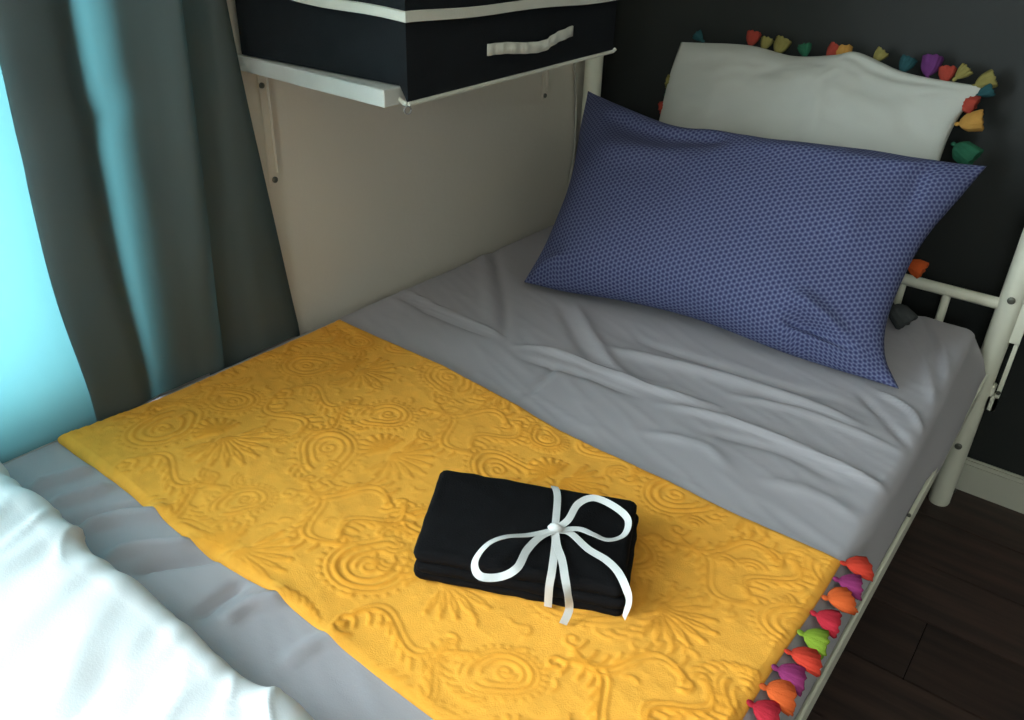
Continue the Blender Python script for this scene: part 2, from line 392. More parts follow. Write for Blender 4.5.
# ------------------------------------------------------------------ mattress in its grey sheet
MX0, MX1, MY0, MY1 = 0.014, 0.9125, -0.42, 2.452 * S
CREASES = [  # pixel polyline on the mattress plane, height m, width m
    ([(398, 289), (440, 310), (480, 327), (505, 338)], 0.0060, 0.0060),
    ([(392, 294), (436, 317), (490, 338)], -0.003, 0.006),
    ([(492, 240), (503, 290), (506, 342)], -0.006, 0.014),
    ([(480, 245), (488, 290), (494, 330)], 0.005, 0.022),
    ([(516, 346), (545, 349), (590, 364), (640, 384), (720, 408)], 0.0075, 0.009),
    ([(520, 356), (590, 376), (640, 396)], -0.004, 0.012),
    ([(575, 303), (592, 335), (622, 372), (660, 384)], 0.006, 0.014),
    ([(560, 305), (578, 340), (600, 368)], -0.004, 0.016),
    ([(520, 398), (545, 378), (556, 360)], -0.003, 0.008),
    ([(600, 345), (700, 370), (800, 402), (880, 436)], 0.007, 0.016),
    ([(640, 340), (740, 372), (840, 402)], -0.005, 0.014),
    ([(660, 402), (740, 424), (830, 462), (898, 497)], 0.0065, 0.009),
    ([(700, 430), (780, 452), (850, 488)], -0.003, 0.012),
    ([(730, 395), (810, 415), (905, 455)], 0.004, 0.010),
    ([(760, 480), (810, 492), (860, 520)], 0.003, 0.014),
    ([(905, 330), (930, 365), (938, 410)], 0.005, 0.010),
    ([(880, 392), (910, 410), (928, 436)], 0.005, 0.008),
    ([(860, 392), (890, 425), (915, 455)], -0.004, 0.010),
    ([(930, 318), (950, 350), (955, 385)], 0.004, 0.012),
    ([(915, 300), (938, 335), (946, 380)], -0.004, 0.010),
    ([(640, 430), (700, 445), (730, 470)], 0.003, 0.012),
    ([(30, 487), (60, 480), (95, 470)], 0.006, 0.012),
    ([(45, 506), (80, 497), (115, 486)], 0.006, 0.011),
    ([(60, 522), (110, 510), (155, 502)], -0.005, 0.010),
    ([(73, 532), (120, 518), (170, 516)], 0.006, 0.012),
    ([(105, 556), (150, 548), (200, 546)], 0.006, 0.012),
    ([(129, 571), (170, 562), (225, 556)], -0.006, 0.010),
    ([(195, 618), (222, 596), (250, 578)], -0.005, 0.010),
    ([(220, 628), (250, 606), (290, 600)], 0.005, 0.014),
    ([(280, 665), (320, 640), (345, 640)], 0.003, 0.014),
]
CR = [([at_z(px, py, H) for px, py in pl], a, wd) for pl, a, wd in CREASES]
CR = [(smooth_curve(pl, 14) if len(pl) > 2 else pl, a * (2.3 if pl[0][1] < 0.45 else 1.25), wd * 0.68) for pl, a, wd in CR]
def sheet_h(X, Y):
    h = 0.0022 * np.sin(X * 9 + 2.0 * np.sin(Y * 3)) * np.cos(Y * 6.5) - 0.001
    for pl, a, wd in CR:
        d, t, s = seg_dist(X, Y, pl)
        h = h + a * np.exp(-(d / wd) ** 2) * np.clip(np.minimum(t, 1 - t) * 5 + 0.12, 0, 1)
    return h
def lines(a, b, step, edge, es):
    m = list(np.arange(a + edge, b - edge + 1e-6, (b - a - 2 * edge) / round((b - a - 2 * edge) / step)))
    e = [edge * (1 - math.cos(i / es * math.pi / 2)) for i in range(es)]
    return np.array([a + q for q in e] + m + [b - q for q in e[::-1]])
RAD = 0.022
gx = lines(MX0, MX1, 0.0055, RAD, 8); gy = lines(MY0, MY1, 0.0055, RAD, 8)
GX, GY = np.meshgrid(gx, gy)
def drop(d): d = np.clip(d, 0, RAD); return RAD - np.sqrt(RAD ** 2 - (RAD - d) ** 2)
def mattress_top(X, Y):
    X = np.asarray(X, float); Y = np.asarray(Y, float)
    dr = np.minimum(RAD, np.hypot(drop(np.minimum(X - MX0, MX1 - X)), drop(np.minimum(Y - MY0, MY1 - Y))))
    return H - dr
nf = nz(GX[::4, ::4], GY[::4, ::4], 7.0, 3.3)
nf = np.repeat(np.repeat(nf, 4, 0), 4, 1)[:GX.shape[0], :GX.shape[1]]
for _ in range(6):
    q = np.pad(nf, 1, 'edge'); nf = (q[1:-1, 1:-1] * 2 + q[:-2, 1:-1] + q[2:, 1:-1] + q[1:-1, :-2] + q[1:-1, 2:]) / 6
inner = np.clip(np.minimum(np.minimum(GX - MX0, MX1 - GX), np.minimum(GY - MY0, MY1 - GY)) / RAD, 0, 1)
_u = GX * 0.93 + GY * -0.36; _v = GX * 0.36 + GY * 0.93           # fine wrinkles pulled across the bed
fine = np.array([1 - abs(fbm(a * 5, b * 34, 2.2, 2)) * 2.2 for a, b in zip(_u.ravel(), _v.ravel())]).reshape(GX.shape)
GZ = mattress_top(GX, GY) + (sheet_h(GX, GY) + 0.0025 * nf + 0.0012 * np.clip(fine, 0, 1) ** 3) * inner
V = np.stack([GX, GY, GZ], -1).reshape(-1, 3).tolist(); nxg, nyg = len(gx), len(gy)
Fc = grid_faces(nxg, nyg)
ring = [i for i in range(nxg)] + [j * nxg + nxg - 1 for j in range(1, nyg)] + [(nyg - 1) * nxg + i for i in range(nxg - 2, -1, -1)] + [j * nxg for j in range(nyg - 2, 0, -1)]
prev = ring
for zz, ins in ((H - 0.055, -0.006), (H - 0.085, -0.0115), (H - 0.098, -0.0115), (H - 0.122, 0.0)):
    st = len(V)
    for q in ring:
        x, yv, _ = V[q]
        x = MX1 - ins if abs(x - MX1) < 1e-6 else (MX0 + max(ins, 0) if abs(x - MX0) < 1e-6 else x); yv = min(max(yv, MY0 + max(ins, 0)), MY1 - max(ins, 0))
        V.append([x, yv, zz + 0.002 * math.sin(x * 60 + yv * 47)])
    cur = list(range(st, st + len(ring)))
    for i in range(len(ring)):
        j = (i + 1) % len(ring); Fc.append((prev[i], cur[i], cur[j], prev[j]))
    prev = cur
Fc.append(tuple(prev[::-1]))
V = np.array(V)                                         # the sheet pulls the mattress in at its outer head corner
tp_ = np.clip((V[:, 1] - 1.02) / (MY1 - 1.02), 0, 1); V[:, 0] -= 0.020 * tp_ ** 1.5 * np.clip((V[:, 0] - 0.6) / 0.3, 0, 1) * np.clip((V[:, 2] - (H - 0.085)) / 0.05, 0.3, 1)
q_ = np.clip((V[:, 1] - 1.10) / 0.10, 0, 1); V[:, 0] += 0.0090 * q_ * q_ * (3 - 2 * q_) * (V[:, 0] > 0.89) * (V[:, 2] < H - 0.05)   # here the sheet hangs over the rail
mt = obj('mattress', V, Fc, M_sheet); tag(mt, 'mattress in a creased grey cotton sheet on the metal frame', 'mattress')

# fast lookup of the sheet's height
def sheet_z(X, Y):
    X = np.asarray(X, float); Y = np.asarray(Y, float)
    i = np.clip(np.searchsorted(gx, X) - 1, 0, nxg - 2); j = np.clip(np.searchsorted(gy, Y) - 1, 0, nyg - 2)
    tx = np.clip((X - gx[i]) / (gx[i + 1] - gx[i]), 0, 1); ty = np.clip((Y - gy[j]) / (gy[j + 1] - gy[j]), 0, 1)
    return (GZ[j, i] * (1 - tx) + GZ[j, i + 1] * tx) * (1 - ty) + (GZ[j + 1, i] * (1 - tx) + GZ[j + 1, i + 1] * tx) * ty

# ------------------------------------------------------------------ mustard towel with sculpted relief
ZT = H + 0.004
far_px = [(340, 319), (400, 345), (480, 385), (520, 405), (560, 429), (640, 468), (740, 514), (842, 560)]
near_px = [(58, 441), (110, 478), (150, 508), (192, 543), (230, 568), (272, 592), (300, 614), (370, 668), (440, 721)]
fp = np.array([at_z(*p, ZT)[:2] for p in far_px]); npx = np.array([at_z(*p, ZT)[:2] for p in near_px])
fp = fp[np.argsort(fp[:, 0])]; npx = npx[np.argsort(npx[:, 0])]
npx = np.vstack([npx, [[0.80, npx[-1, 1] + 0.004], [0.905, npx[-1, 1] + 0.008]]])
TX0n, TX0f, TX1n, TX1f = npx[0, 0], fp[0, 0], 0.899, fp[-1, 0]
TL_, TW_ = 0.872, 0.472
NU, NV = 480, 262
cell = TL_ / NU
RH = np.zeros((NV, NU)); 
def stamp(u, v, r, h):
    """raised round-topped dot at (u,v) metres"""
    ci, cj = u / cell, v / cell; rr = r / cell
    i0, i1 = int(ci - rr - 1), int(ci + rr + 2); j0, j1 = int(cj - rr - 1), int(cj + rr + 2)
    i0, j0 = max(i0, 0), max(j0, 0); i1, j1 = min(i1, NU), min(j1, NV)
    if i0 >= i1 or j0 >= j1: return
    I, J = np.meshgrid(np.arange(i0, i1), np.arange(j0, j1))
    d = np.hypot(I - ci, J - cj) / rr
    RH[j0:j1, i0:i1] = np.maximum(RH[j0:j1, i0:i1], h * np.sqrt(np.clip(1 - d * d, 0, 1)))
def stroke(fn, n, r, h=1.0):
    for k in range(n + 1):
        u, v = fn(k / n); stamp(u, v, r, h)
def placer(cx, cy, rot, mir, sc):
    ca, sa = math.cos(rot), math.sin(rot)
    def T(x, y):
        x *= sc; y *= sc * mir
        return cx + ca * x - sa * y, cy + sa * x + ca * y
    return T
def paisley(T):
    """nested hooked teardrops, curls inside, scalloped rim"""
    def drop_(a, k):                       # a 0..2pi, tail curls to +x+y
        r = k * (1 + 0.55 * max(0, math.cos(a - 0.7)) ** 5); return r * math.cos(a + 0.25 * (r - k) / k), 0.82 * r * math.sin(a)
    for k, n, r, h in ((0.022, 60, 0.0026, .9), (0.033, 80, 0.0030, 1.), (0.0415, 90, 0.0022, .8)):
        stroke(lambda t: T(*drop_(0.9 + t * 5.9, k)), n, r, h)
    for k in range(26):
        stamp(*T(*drop_(0.9 + k / 26 * 6.1, 0.0490)), 0.0031, 0.75)
    stroke(lambda t: T((0.002 + 0.011 * t) * math.cos(1 + 8.5 * t), (0.002 + 0.011 * t) * math.sin(1 + 8.5 * t)), 50, 0.0022, 0.9)
    for k in range(7):                     # hooked arcs flaring off the tail
        a0_ = 1.25 - 0.20 * k; r_ = 0.060 + 0.004 * k
        stroke(lambda t: T((r_ - 0.012 * t * t) * math.cos(a0_ + 0.16 * t), (r_ - 0.012 * t * t) * math.sin(a0_ + 0.16 * t)), 12, 0.0024, 0.85)
def fan(T, m=11, R0=0.020, R1=0.066, sp=2.7):
    """feathered palmette: two tiers of curved petals"""
    for k in range(m):
        a = -sp / 2 + sp * k / (m - 1); L = R1 * (1 - 0.28 * abs(k - (m - 1) / 2) / (m / 2)); bend = 0.35 * (k - (m - 1) / 2) / m
        for off in (-0.045, 0.045):
            stroke(lambda t: T((R0 + (L - R0) * t) * math.cos(a + bend * t + off * math.sin(math.pi * t) * 1.5), (R0 + (L - R0) * t) * math.sin(a + bend * t + off * math.sin(math.pi * t) * 1.5)), 26, 0.0021, 0.9)
        stamp(*T((L + 0.002) * math.cos(a + bend), (L + 0.002) * math.sin(a + bend)), 0.0038, 1.0)
    for k in range(7):
        a = -1.0 + k * 0.33; stroke(lambda t: T((0.004 + 0.013 * t) * math.cos(a), (0.004 + 0.013 * t) * math.sin(a)), 8, 0.0022, 0.9)
def vine(T):
    """S scroll with curled ends and small leaves on its outer side"""
    def s_(t): return -0.055 + 0.11 * t, 0.020 * math.sin(2 * math.pi * t)
    stroke(lambda t: T(*s_(t)), 70, 0.0028, 1.0); stroke(lambda t: T(s_(t)[0] + 0.002, s_(t)[1] + 0.0085), 70, 0.0020, 0.8)
    for e, q in ((0, 1), (1, -1)):
        c = s_(e); stroke(lambda t: T(c[0] + q * (0.010 - 0.008 * t) * math.cos(1.2 + 5.5 * t), c[1] - 0.008 * q + (0.010 - 0.008 * t) * math.sin(1.2 + 5.5 * t)), 40, 0.0024, 0.95)
    for k in range(9):
        c = s_(0.06 + k * 0.11); u0, v0 = c[0], c[1] - 0.006
        stroke(lambda t: T(u0 + 0.006 * t, v0 - 0.013 * t + 0.003 * math.sin(3 * t)), 10, 0.0025, 0.9)
TU, TV = 0.196, 0.236
for iu in range(-1, 6):
    for iv in range(-1, 3):
        ou = iu * TU + 0.03; ov = (iv + (0.5 if iu % 2 else 0)) * TV + 0.02; mir = 1 if iu % 2 == 0 else -1
        jr = rng.uniform(-1, 1, 6); js = 1 + 0.12 * rng.uniform(-1, 1, 6)
        paisley(placer(ou + 0.055, ov + 0.075, 0.6 + 0.9 * jr[0], mir, js[0]))
        paisley(placer(ou + 0.060, ov + 0.178, 3.5 + jr[1], -mir, 0.78 * js[1]))
        fan(placer(ou + 0.128, ov + 0.118, 0.3 * jr[2], mir, 0.95 * js[2]))
        fan(placer(ou + 0.118, ov + 0.118, math.pi + 0.3 * jr[3], mir, 0.72 * js[3]), 9, 0.016, 0.056, 2.2)
        vine(placer(ou + 0.142, ov + 0.030, 0.35, mir, 1.0)); vine(placer(ou + 0.145, ov + 0.206, -0.35, -mir, 1.0))
        vine(placer(ou + 0.010, ov + 0.128, 1.4, mir, 0.85))
for k in range(46):                                  # nested small crescents between the large motifs
    u0, v0, a0 = rng.uniform(0.02, 0.85), rng.uniform(0.02, 0.45), rng.uniform(0, 6.28)
    if RH[max(int(v0 / cell) - 4, 0):int(v0 / cell) + 5, max(int(u0 / cell) - 4, 0):int(u0 / cell) + 5].mean() > 0.25: continue
    for r_ in (0.005, 0.011, 0.017):
        stroke(lambda t: (u0 + r_ * math.cos(a0 + 2.3 * t), v0 + r_ * math.sin(a0 + 2.3 * t)), 22, 0.0023, 0.85)
for k in range(200):                                 # short leaf strokes filling the ground
    u0, v0, a0 = rng.uniform(0.02, 0.85), rng.uniform(0.02, 0.45), rng.uniform(0, 6.28)
    if RH[min(int(v0 / cell), NV - 1), min(int(u0 / cell), NU - 1)] > 0.1: continue
    stroke(lambda t: (u0 + 0.014 * t * math.cos(a0 + t), v0 + 0.014 * t * math.sin(a0 + t)), 12, 0.0023, 0.7)
RH0 = RH.copy()
for _ in range(2):
    q = np.pad(RH, 1, 'edge'); RH = (q[1:-1, 1:-1] * 4 + q[:-2, 1:-1] + q[2:, 1:-1] + q[1:-1, :-2] + q[1:-1, 2:]) / 8
jj, ii = np.meshgrid(np.arange(NV), np.arange(NU), indexing='ij')
edge = np.clip(np.minimum(np.minimum(ii, NU - 1 - ii), np.minimum(jj, NV - 1 - jj)) / 5.0, 0, 1)
RH *= edge
u = ii / (NU - 1); v = jj / (NV - 1)
xn = TX0n + (TX1n - TX0n) * u; xf = TX0f + (TX1f - TX0f) * u
yn = np.interp(xn, npx[:, 0], npx[:, 1]); yf = np.interp(xf, fp[:, 0], fp[:, 1])
TXg = xn * (1 - v) + xf * v; TYg = yn * (1 - v) + yf * v
TXg = TXg + 0.002 * np.sin(v * 9) * (u > 0.9) * 0.5
base = sheet_z(TXg, TYg)
for _ in range(60):                                  # the towel bridges the sheet's creases
    q = np.pad(base, 1, 'edge'); base = np.maximum((q[1:-1, 1:-1] * 2 + q[:-2, 1:-1] + q[2:, 1:-1] + q[1:-1, :-2] + q[1:-1, 2:]) / 6, sheet_z(TXg, TYg)) if _ % 10 == 9 else (q[1:-1, 1:-1] * 2 + q[:-2, 1:-1] + q[2:, 1:-1] + q[1:-1, :-2] + q[1:-1, 2:]) / 6
TH = 0.0030
wave = 0.0016 * (1 + np.sin(u * 17 + 3 * v)) + 0.0022 * (1 + np.sin(u * 6 + v * 5 + 1))
lift = 0.006 * np.exp(-((u * TL_) ** 2 + (v * TW_) ** 2) / 0.05 ** 2)
rim = np.sqrt(np.clip(edge, 0.02, 1))
wear = 0.72 + 0.28 * np.sin(u * 13 + 4 * np.sin(v * 5 + 1)) * np.cos(v * 9 + u * 4)      # sheared unevenly
RH = RH * wear
TZ = base + 0.0012 + wave * rim + lift + TH * rim + RH * 0.0026
TZ = np.maximum(TZ, sheet_z(TXg, TYg) + 0.0015 + RH * 0.0024)
Vt = np.concatenate([np.stack([TXg, TYg, TZ], -1).reshape(-1, 3), np.stack([TXg, TYg, np.maximum(base + 0.0008, TZ - 0.006)], -1)[::1, ::1].reshape(-1, 3)])
Ft = grid_faces(NU, NV); n0 = NU * NV
bl = [i for i in range(NU)] + [j * NU + NU - 1 for j in range(1, NV)] + [(NV - 1) * NU + i for i in range(NU - 2, -1, -1)] + [j * NU for j in range(NV - 2, 0, -1)]
for i in range(len(bl)):
    j = (i + 1) % len(bl); Ft.append((bl[i], n0 + bl[i], n0 + bl[j], bl[j]))
# underside needs only its rim: drop the inner bottom vertices
keep = {n0 + b: n0 + k for k, b in enumerate(bl)}
Vt = np.concatenate([Vt[:n0], Vt[[n0 + b for b in bl]]])
Ft = [tuple(keep.get(q, q) for q in f) for f in Ft]
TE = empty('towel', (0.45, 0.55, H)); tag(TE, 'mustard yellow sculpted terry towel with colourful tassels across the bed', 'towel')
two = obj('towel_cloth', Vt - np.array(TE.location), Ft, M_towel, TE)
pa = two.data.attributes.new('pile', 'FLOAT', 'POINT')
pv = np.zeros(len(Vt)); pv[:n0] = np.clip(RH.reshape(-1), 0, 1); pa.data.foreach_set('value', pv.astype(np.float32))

def tassel_mesh(L=0.030, R=0.0105, flat=0.62, seed=0, n=36):
    """knot plus flared ridged skirt, along +x, resting flat; origin at the knot"""
    rs = random.Random(seed); V = []; F_ = []
    prof = [(0.0, 0.0012), (0.001, 0.0028), (0.0035, 0.0038), (0.0055, 0.0034), (0.007, 0.0028), (0.009, R * 0.40), (0.014, R * 0.66), (0.020, R * 0.86), (L - 0.001, R), (L, R * 0.88), (L - 0.002, R * 0.1)]
    ph = [rs.uniform(0, 6.28) for _ in range(4)]
    for k, (x, r) in enumerate(prof):
        for i in range(n):
            a = 2 * math.pi * i / n
            amp = 0 if k < 5 else 0.09 * min(1, (k - 4) / 3)
            rr = r * (1 + amp * math.sin(12 * a + ph[0]) + amp * 0.5 * math.sin(5 * a + ph[1]))
            xx = x + (0.0010 * math.sin(7 * a + ph[2]) + 0.0007 * math.sin(12 * a + ph[3]) if k in (8, 9) else 0)
            V.append((xx, rr * math.cos(a), rr * flat * math.sin(a)))
    for k in range(len(prof) - 1):
        for i in range(n):
            j = (i + 1) % n; F_.append((k * n + i, k * n + j, (k + 1) * n + j, (k + 1) * n + i))
    F_ += [tuple(range(n - 1, -1, -1)), tuple((len(prof) - 1) * n + i for i in range(n))]
    return V, F_
seq = ['vermilion', 'magenta', 'orange', 'crimson', 'lime', 'vermilion', 'magenta', 'orange', 'crimson', 'olive', 'vermilion', 'magenta', 'orange', 'lime']
neck_px = [(841, 563), (834, 578), (823, 597), (811, 612), (798, 632), (785, 652), (772, 668), (760, 688), (747, 704)]
tip_px = [(866, 570), (856, 588), (848, 602), (835, 625), (822, 645), (815, 664), (800, 682), (790, 700), (773, 720)]
for k in range(13):
    if k < len(neck_px): p = at_z(*neck_px[k], H + 0.003); q = at_z(*tip_px[k], H - 0.004)
    else:
        p = np.array([0.898, p[1] - 0.0285, 0]); q = p + np.array([0.026, -0.012, 0])
    d = q - p; ang = math.atan2(d[1], d[0]); L = max(0.029, min(0.037, math.hypot(d[0], d[1]) * 1.15))
    Vq, Fq = tassel_mesh(L, 0.0170, 0.45, k)
    z0_ = float(sheet_z(p[0], p[1])); xe = min(p[0] + 0.7 * L * math.cos(ang), MX1 - 0.004)
    z1_ = float(sheet_z(xe, p[1] + 0.7 * L * math.sin(ang)))
    o = obj('tassel', Vq, Fq, TC[seq[k]], TE)
    o.location = np.array([p[0] - 0.001, p[1], max(z0_, z1_ * 0.5 + z0_ * 0.5) + 0.0065]) - np.array(TE.location)
    o.rotation_euler = (rng.uniform(-.2, .2), math.atan2(z0_ - z1_, 0.7 * L) * 0.75, ang)

# ------------------------------------------------------------------ folded white duvet at the foot
def duvet():
    nu, nv = 200, 120
    # u across the bed (x), v profile from front contact up and over to the foot
    V = []
    for j in range(nv):
        t = j / (nv - 1)
        for i in range(nu):
            x = 0.05 + 0.84 * i / (nu - 1)
            ex = min(1, min(x - 0.05, 0.89 - x) / 0.05); exs = math.sqrt(max(0, 1 - (1 - max(ex, 0)) ** 2))
            ye = 0.240 + 0.004 * math.sin(x * 13 + 0.6) + 0.003 * math.sin(x * 31)
            R = 0.036
            # path: half-round nose then long top
            if t < 0.4:
                a = math.pi * (t / 0.4) - math.pi / 2; px = R * math.cos(a); pz = R * (1 + math.sin(a)) ; yy = ye - R + px
                nrmy, nrmz = math.cos(a), math.sin(a)
            else:
                s = (t - 0.4) / 0.6; yy = ye - R - s * 0.56; pz = 2 * R + 0.035 * math.sin(min(1, s * 2.2) * math.pi / 2) ; nrmy, nrmz = 0, 1
            wv = (yy * 1.0 + pz)
            # gathered pleats running over the nose
            pl = 0.0022 * math.sin(x * 80 + yy * 50 + 9 * fbm(x * 5, wv * 6, 1.0, 2)) * (0.45 + 0.9 * fbm(x * 9, wv * 3, 5.0, 2)) + 0.0065 * fbm(x * 7, wv * 4, 2.0, 3) + 0.0028 * fbm(x * 22 + yy * 14, wv * 8, 8.0, 2)
            cz = math.sin(x * 46 + yy * 70 + 7 * fbm(x * 4, wv * 5, 3.0, 2)); pl += 0.0045 * (1 - abs(cz)) ** 3 * max(0, 0.25 + fbm(x * 6, wv * 5, 9.0, 2)) * 1.6
            if t < 0.06: pl *= t / 0.06
            yy += pl * nrmy; zz = (pz + pl * nrmz) * (0.25 + 0.75 * exs)
            V.append((x, yy, H + 0.004 + max(zz, 0)))
    F_ = grid_faces(nu, nv, 0, True)
    F_.append(tuple([i for i in range(nu)] + [j * nu + nu - 1 for j in range(1, nv)] + [(nv - 1) * nu + i for i in range(nu - 2, -1, -1)] + [j * nu for j in range(nv - 2, 0, -1)]))
    o = obj('duvet', V, F_, M_duvet); return o
tag(duvet(), 'puffy white duvet folded over the foot of the bed', 'duvet')

# ------------------------------------------------------------------ pillows
def pillow(name, m, corners, edges, thick, nrm_dir, wr=0.006, pinch=2.4, seed=0.0, creases=(), parent=None, uvdim=(0.7, 0.45), asym=(1.0, 0.75), n=(96, 72)):
    """corners BL,BR,TR,TL world; edges: functions of mid offsets (bottom,right,top,left) as lists of (t, off vec)"""
    BL, BR, TR, TL = [np.asarray(c, float) for c in corners]
    nu, nv = n
    def edge_curve(A, B, offs):
        pts = [A] + [A + (B - A) * t + np.asarray(o_) for t, o_ in offs] + [B]
        return smooth_curve(pts, 101)
    cb = edge_curve(BL, BR, edges[0]); cr = edge_curve(BR, TR, edges[1]); ct = edge_curve(TL, TR, edges[2]); cl = edge_curve(BL, TL, edges[3])
    def samp(c, t):
        k = t * 100; i = min(int(k), 99); f = k - i; return c[i] * (1 - f) + c[i + 1] * f
    N = nrm(np.asarray(nrm_dir, float)); P = np.zeros((nv, nu, 3)); Tk = np.zeros((nv, nu)); W1 = np.zeros((nv, nu)); W2 = np.zeros((nv, nu))
    for j in range(nv):
        v = 0.5 - 0.5 * math.cos(math.pi * j / (nv - 1)); v = 0.55 * v + 0.45 * j / (nv - 1)
        for i in range(nu):
            u = 0.5 - 0.5 * math.cos(math.pi * i / (nu - 1)); u = 0.55 * u + 0.45 * i / (nu - 1)
            c = (1 - v) * samp(cb, u) + v * samp(ct, u) + (1 - u) * samp(cl, v) + u * samp(cr, v) - ((1 - u) * (1 - v) * BL + u * (1 - v) * BR + u * v * TR + (1 - u) * v * TL)
            P[j, i] = c
            a, b = abs(2 * u - 1), abs(2 * v - 1)
            Tk[j, i] = max(0, (1 - a ** pinch)) ** 0.55 * max(0, (1 - b ** pinch)) ** 0.55
            e = min(1, 6 * min(u, 1 - u, v, 1 - v))
            # puckers radiating from the seams + broad crumple
            W1[j, i] = (wr * 1.4 * fbm(u * 5, v * 4, seed, 3) + wr * 0.7 * math.sin(u * 50 + 4 * fbm(u * 3, v * 3, seed + 4, 2)) * math.exp(-b and -((1 - b) / 0.16)) + wr * 0.6 * math.sin(v * 38 + 3 * fbm(u * 3, v * 3, seed + 9, 2)) * math.exp(-((1 - a) / 0.14))) * e
            for (pl, am, wd) in creases:
                d, t, s = seg_dist(np.array([u * uvdim[0]]), np.array([v * uvdim[1]]), [(q[0] * uvdim[0], q[1] * uvdim[1]) for q in pl])
                W1[j, i] += am * math.exp(-(d[0] / wd) ** 2) * min(1, min(t[0], 1 - t[0]) * 5 + 0.1) * e
    front = P + N * (Tk * thick * asym[0] + W1)[..., None]; back = P - N * (Tk * thick * asym[1])[..., None]
    V = np.concatenate([front.reshape(-1, 3), back.reshape(-1, 3)]); k = nu * nv
    F_ = grid_faces(nu, nv) + grid_faces(nu, nv, k, True)
    bl_ = [i for i in range(nu)] + [j * nu + nu - 1 for j in range(1, nv)] + [(nv - 1) * nu + i for i in range(nu - 2, -1, -1)] + [j * nu for j in range(nv - 2, 0, -1)]
    mp = {k + b: b for b in bl_}
    F_ = [tuple(mp.get(q, q) for q in f) for f in F_]
    if parent is not None: V = V - np.array(parent.location)
    o = obj(name, V, F_, m, parent)
    uvl = o.data.uv_layers.new(name='UVMap')
    # arc-length-ish UV in metres
    du = np.zeros((nv, nu)); dv = np.zeros((nv, nu))
    du[:, 1:] = np.cumsum(np.linalg.norm(np.diff(front, axis=1), axis=2), axis=1); dv[1:, :] = np.cumsum(np.linalg.norm(np.diff(front, axis=0), axis=2), axis=0)
    du -= du[:, nu // 2:nu // 2 + 1]; dv -= dv[nv // 2:nv // 2 + 1, :]
    UV = np.stack([du, dv], -1).reshape(-1, 2); UV = np.concatenate([UV, UV])
    li = np.zeros(len(o.data.loops), dtype=np.int32); o.data.loops.foreach_get('vertex_index', li)
    uvl.data.foreach_set('uv', UV[li].astype(np.float32).ravel())
    bm = bmesh.new(); bm.from_mesh(o.data); loose = [v_ for v_ in bm.verts if not v_.link_faces]; bmesh.ops.delete(bm, geom=loose, context='VERTS'); bm.to_mesh(o.data); bm.free()
    return o

YT = 2.30 * S
BLc = at_z(524, 282, H + 0.016); BRc = at_z(899, 389, H + 0.012); TLc = at_y(588, 91, YT); TRc = at_y(987, 166, YT + 0.01)
up = nrm((TLc + TRc) / 2 - (BLc + BRc) / 2); rt = nrm((BRc + TRc) / 2 - (BLc + TLc) / 2); nd = np.cross(rt, up)
fpil = pillow('blue_pillow', M_pillow, (BLc, BRc, TRc, TLc),
              ([(0.12, up * 0.004), (0.3, up * 0.018), (0.5, up * 0.022), (0.75, up * 0.006)],
               [(0.12, -rt * 0.036), (0.3, -rt * 0.052), (0.6, -rt * 0.046), (0.85, -rt * 0.018)],
               [(0.12, -up * 0.022), (0.3, -up * 0.046), (0.42, -up * 0.040), (0.55, -up * 0.036), (0.75, -up * 0.020), (0.9, -up * 0.012)],
               [(0.2, rt * 0.022), (0.5, rt * 0.030), (0.8, rt * 0.012)]),
              0.085, nd, 0.0045, 2.2, 1.7,
              creases=[([(0.78, 0.30), (0.87, 0.24), (0.97, 0.06)], 0.016, 0.018), ([(0.78, 0.16), (0.85, 0.17), (0.95, 0.13)], -0.022, 0.016), ([(0.80, 0.08), (0.88, 0.09), (0.98, 0.03)], 0.012, 0.014), ([(0.90, 0.95), (0.88, 0.80), (0.93, 0.66)], -0.012, 0.014), ([(0.84, 0.9), (0.82, 0.7), (0.85, 0.5)], 0.006, 0.02), ([(0.03, 0.05), (0.10, 0.12), (0.2, 0.15)], 0.010, 0.016), ([(0.12, 0.62), (0.3, 0.70), (0.45, 0.70)], 0.008, 0.025),
                       ([(0.12, 0.82), (0.30, 0.80), (0.52, 0.84)], -0.022, 0.035), ([(0.55, 0.84), (0.75, 0.82), (0.95, 0.93)], 0.008, 0.03),
                       ([(0.45, 0.02), (0.5, 0.10), (0.56, 0.16)], -0.008, 0.015), ([(0.93, 0.55), (0.85, 0.5), (0.72, 0.5)], -0.006, 0.02)],
              uvdim=(0.68, 0.42))
tag(fpil, 'blue pillow with a small lattice print leaning at the bed head', 'pillow')

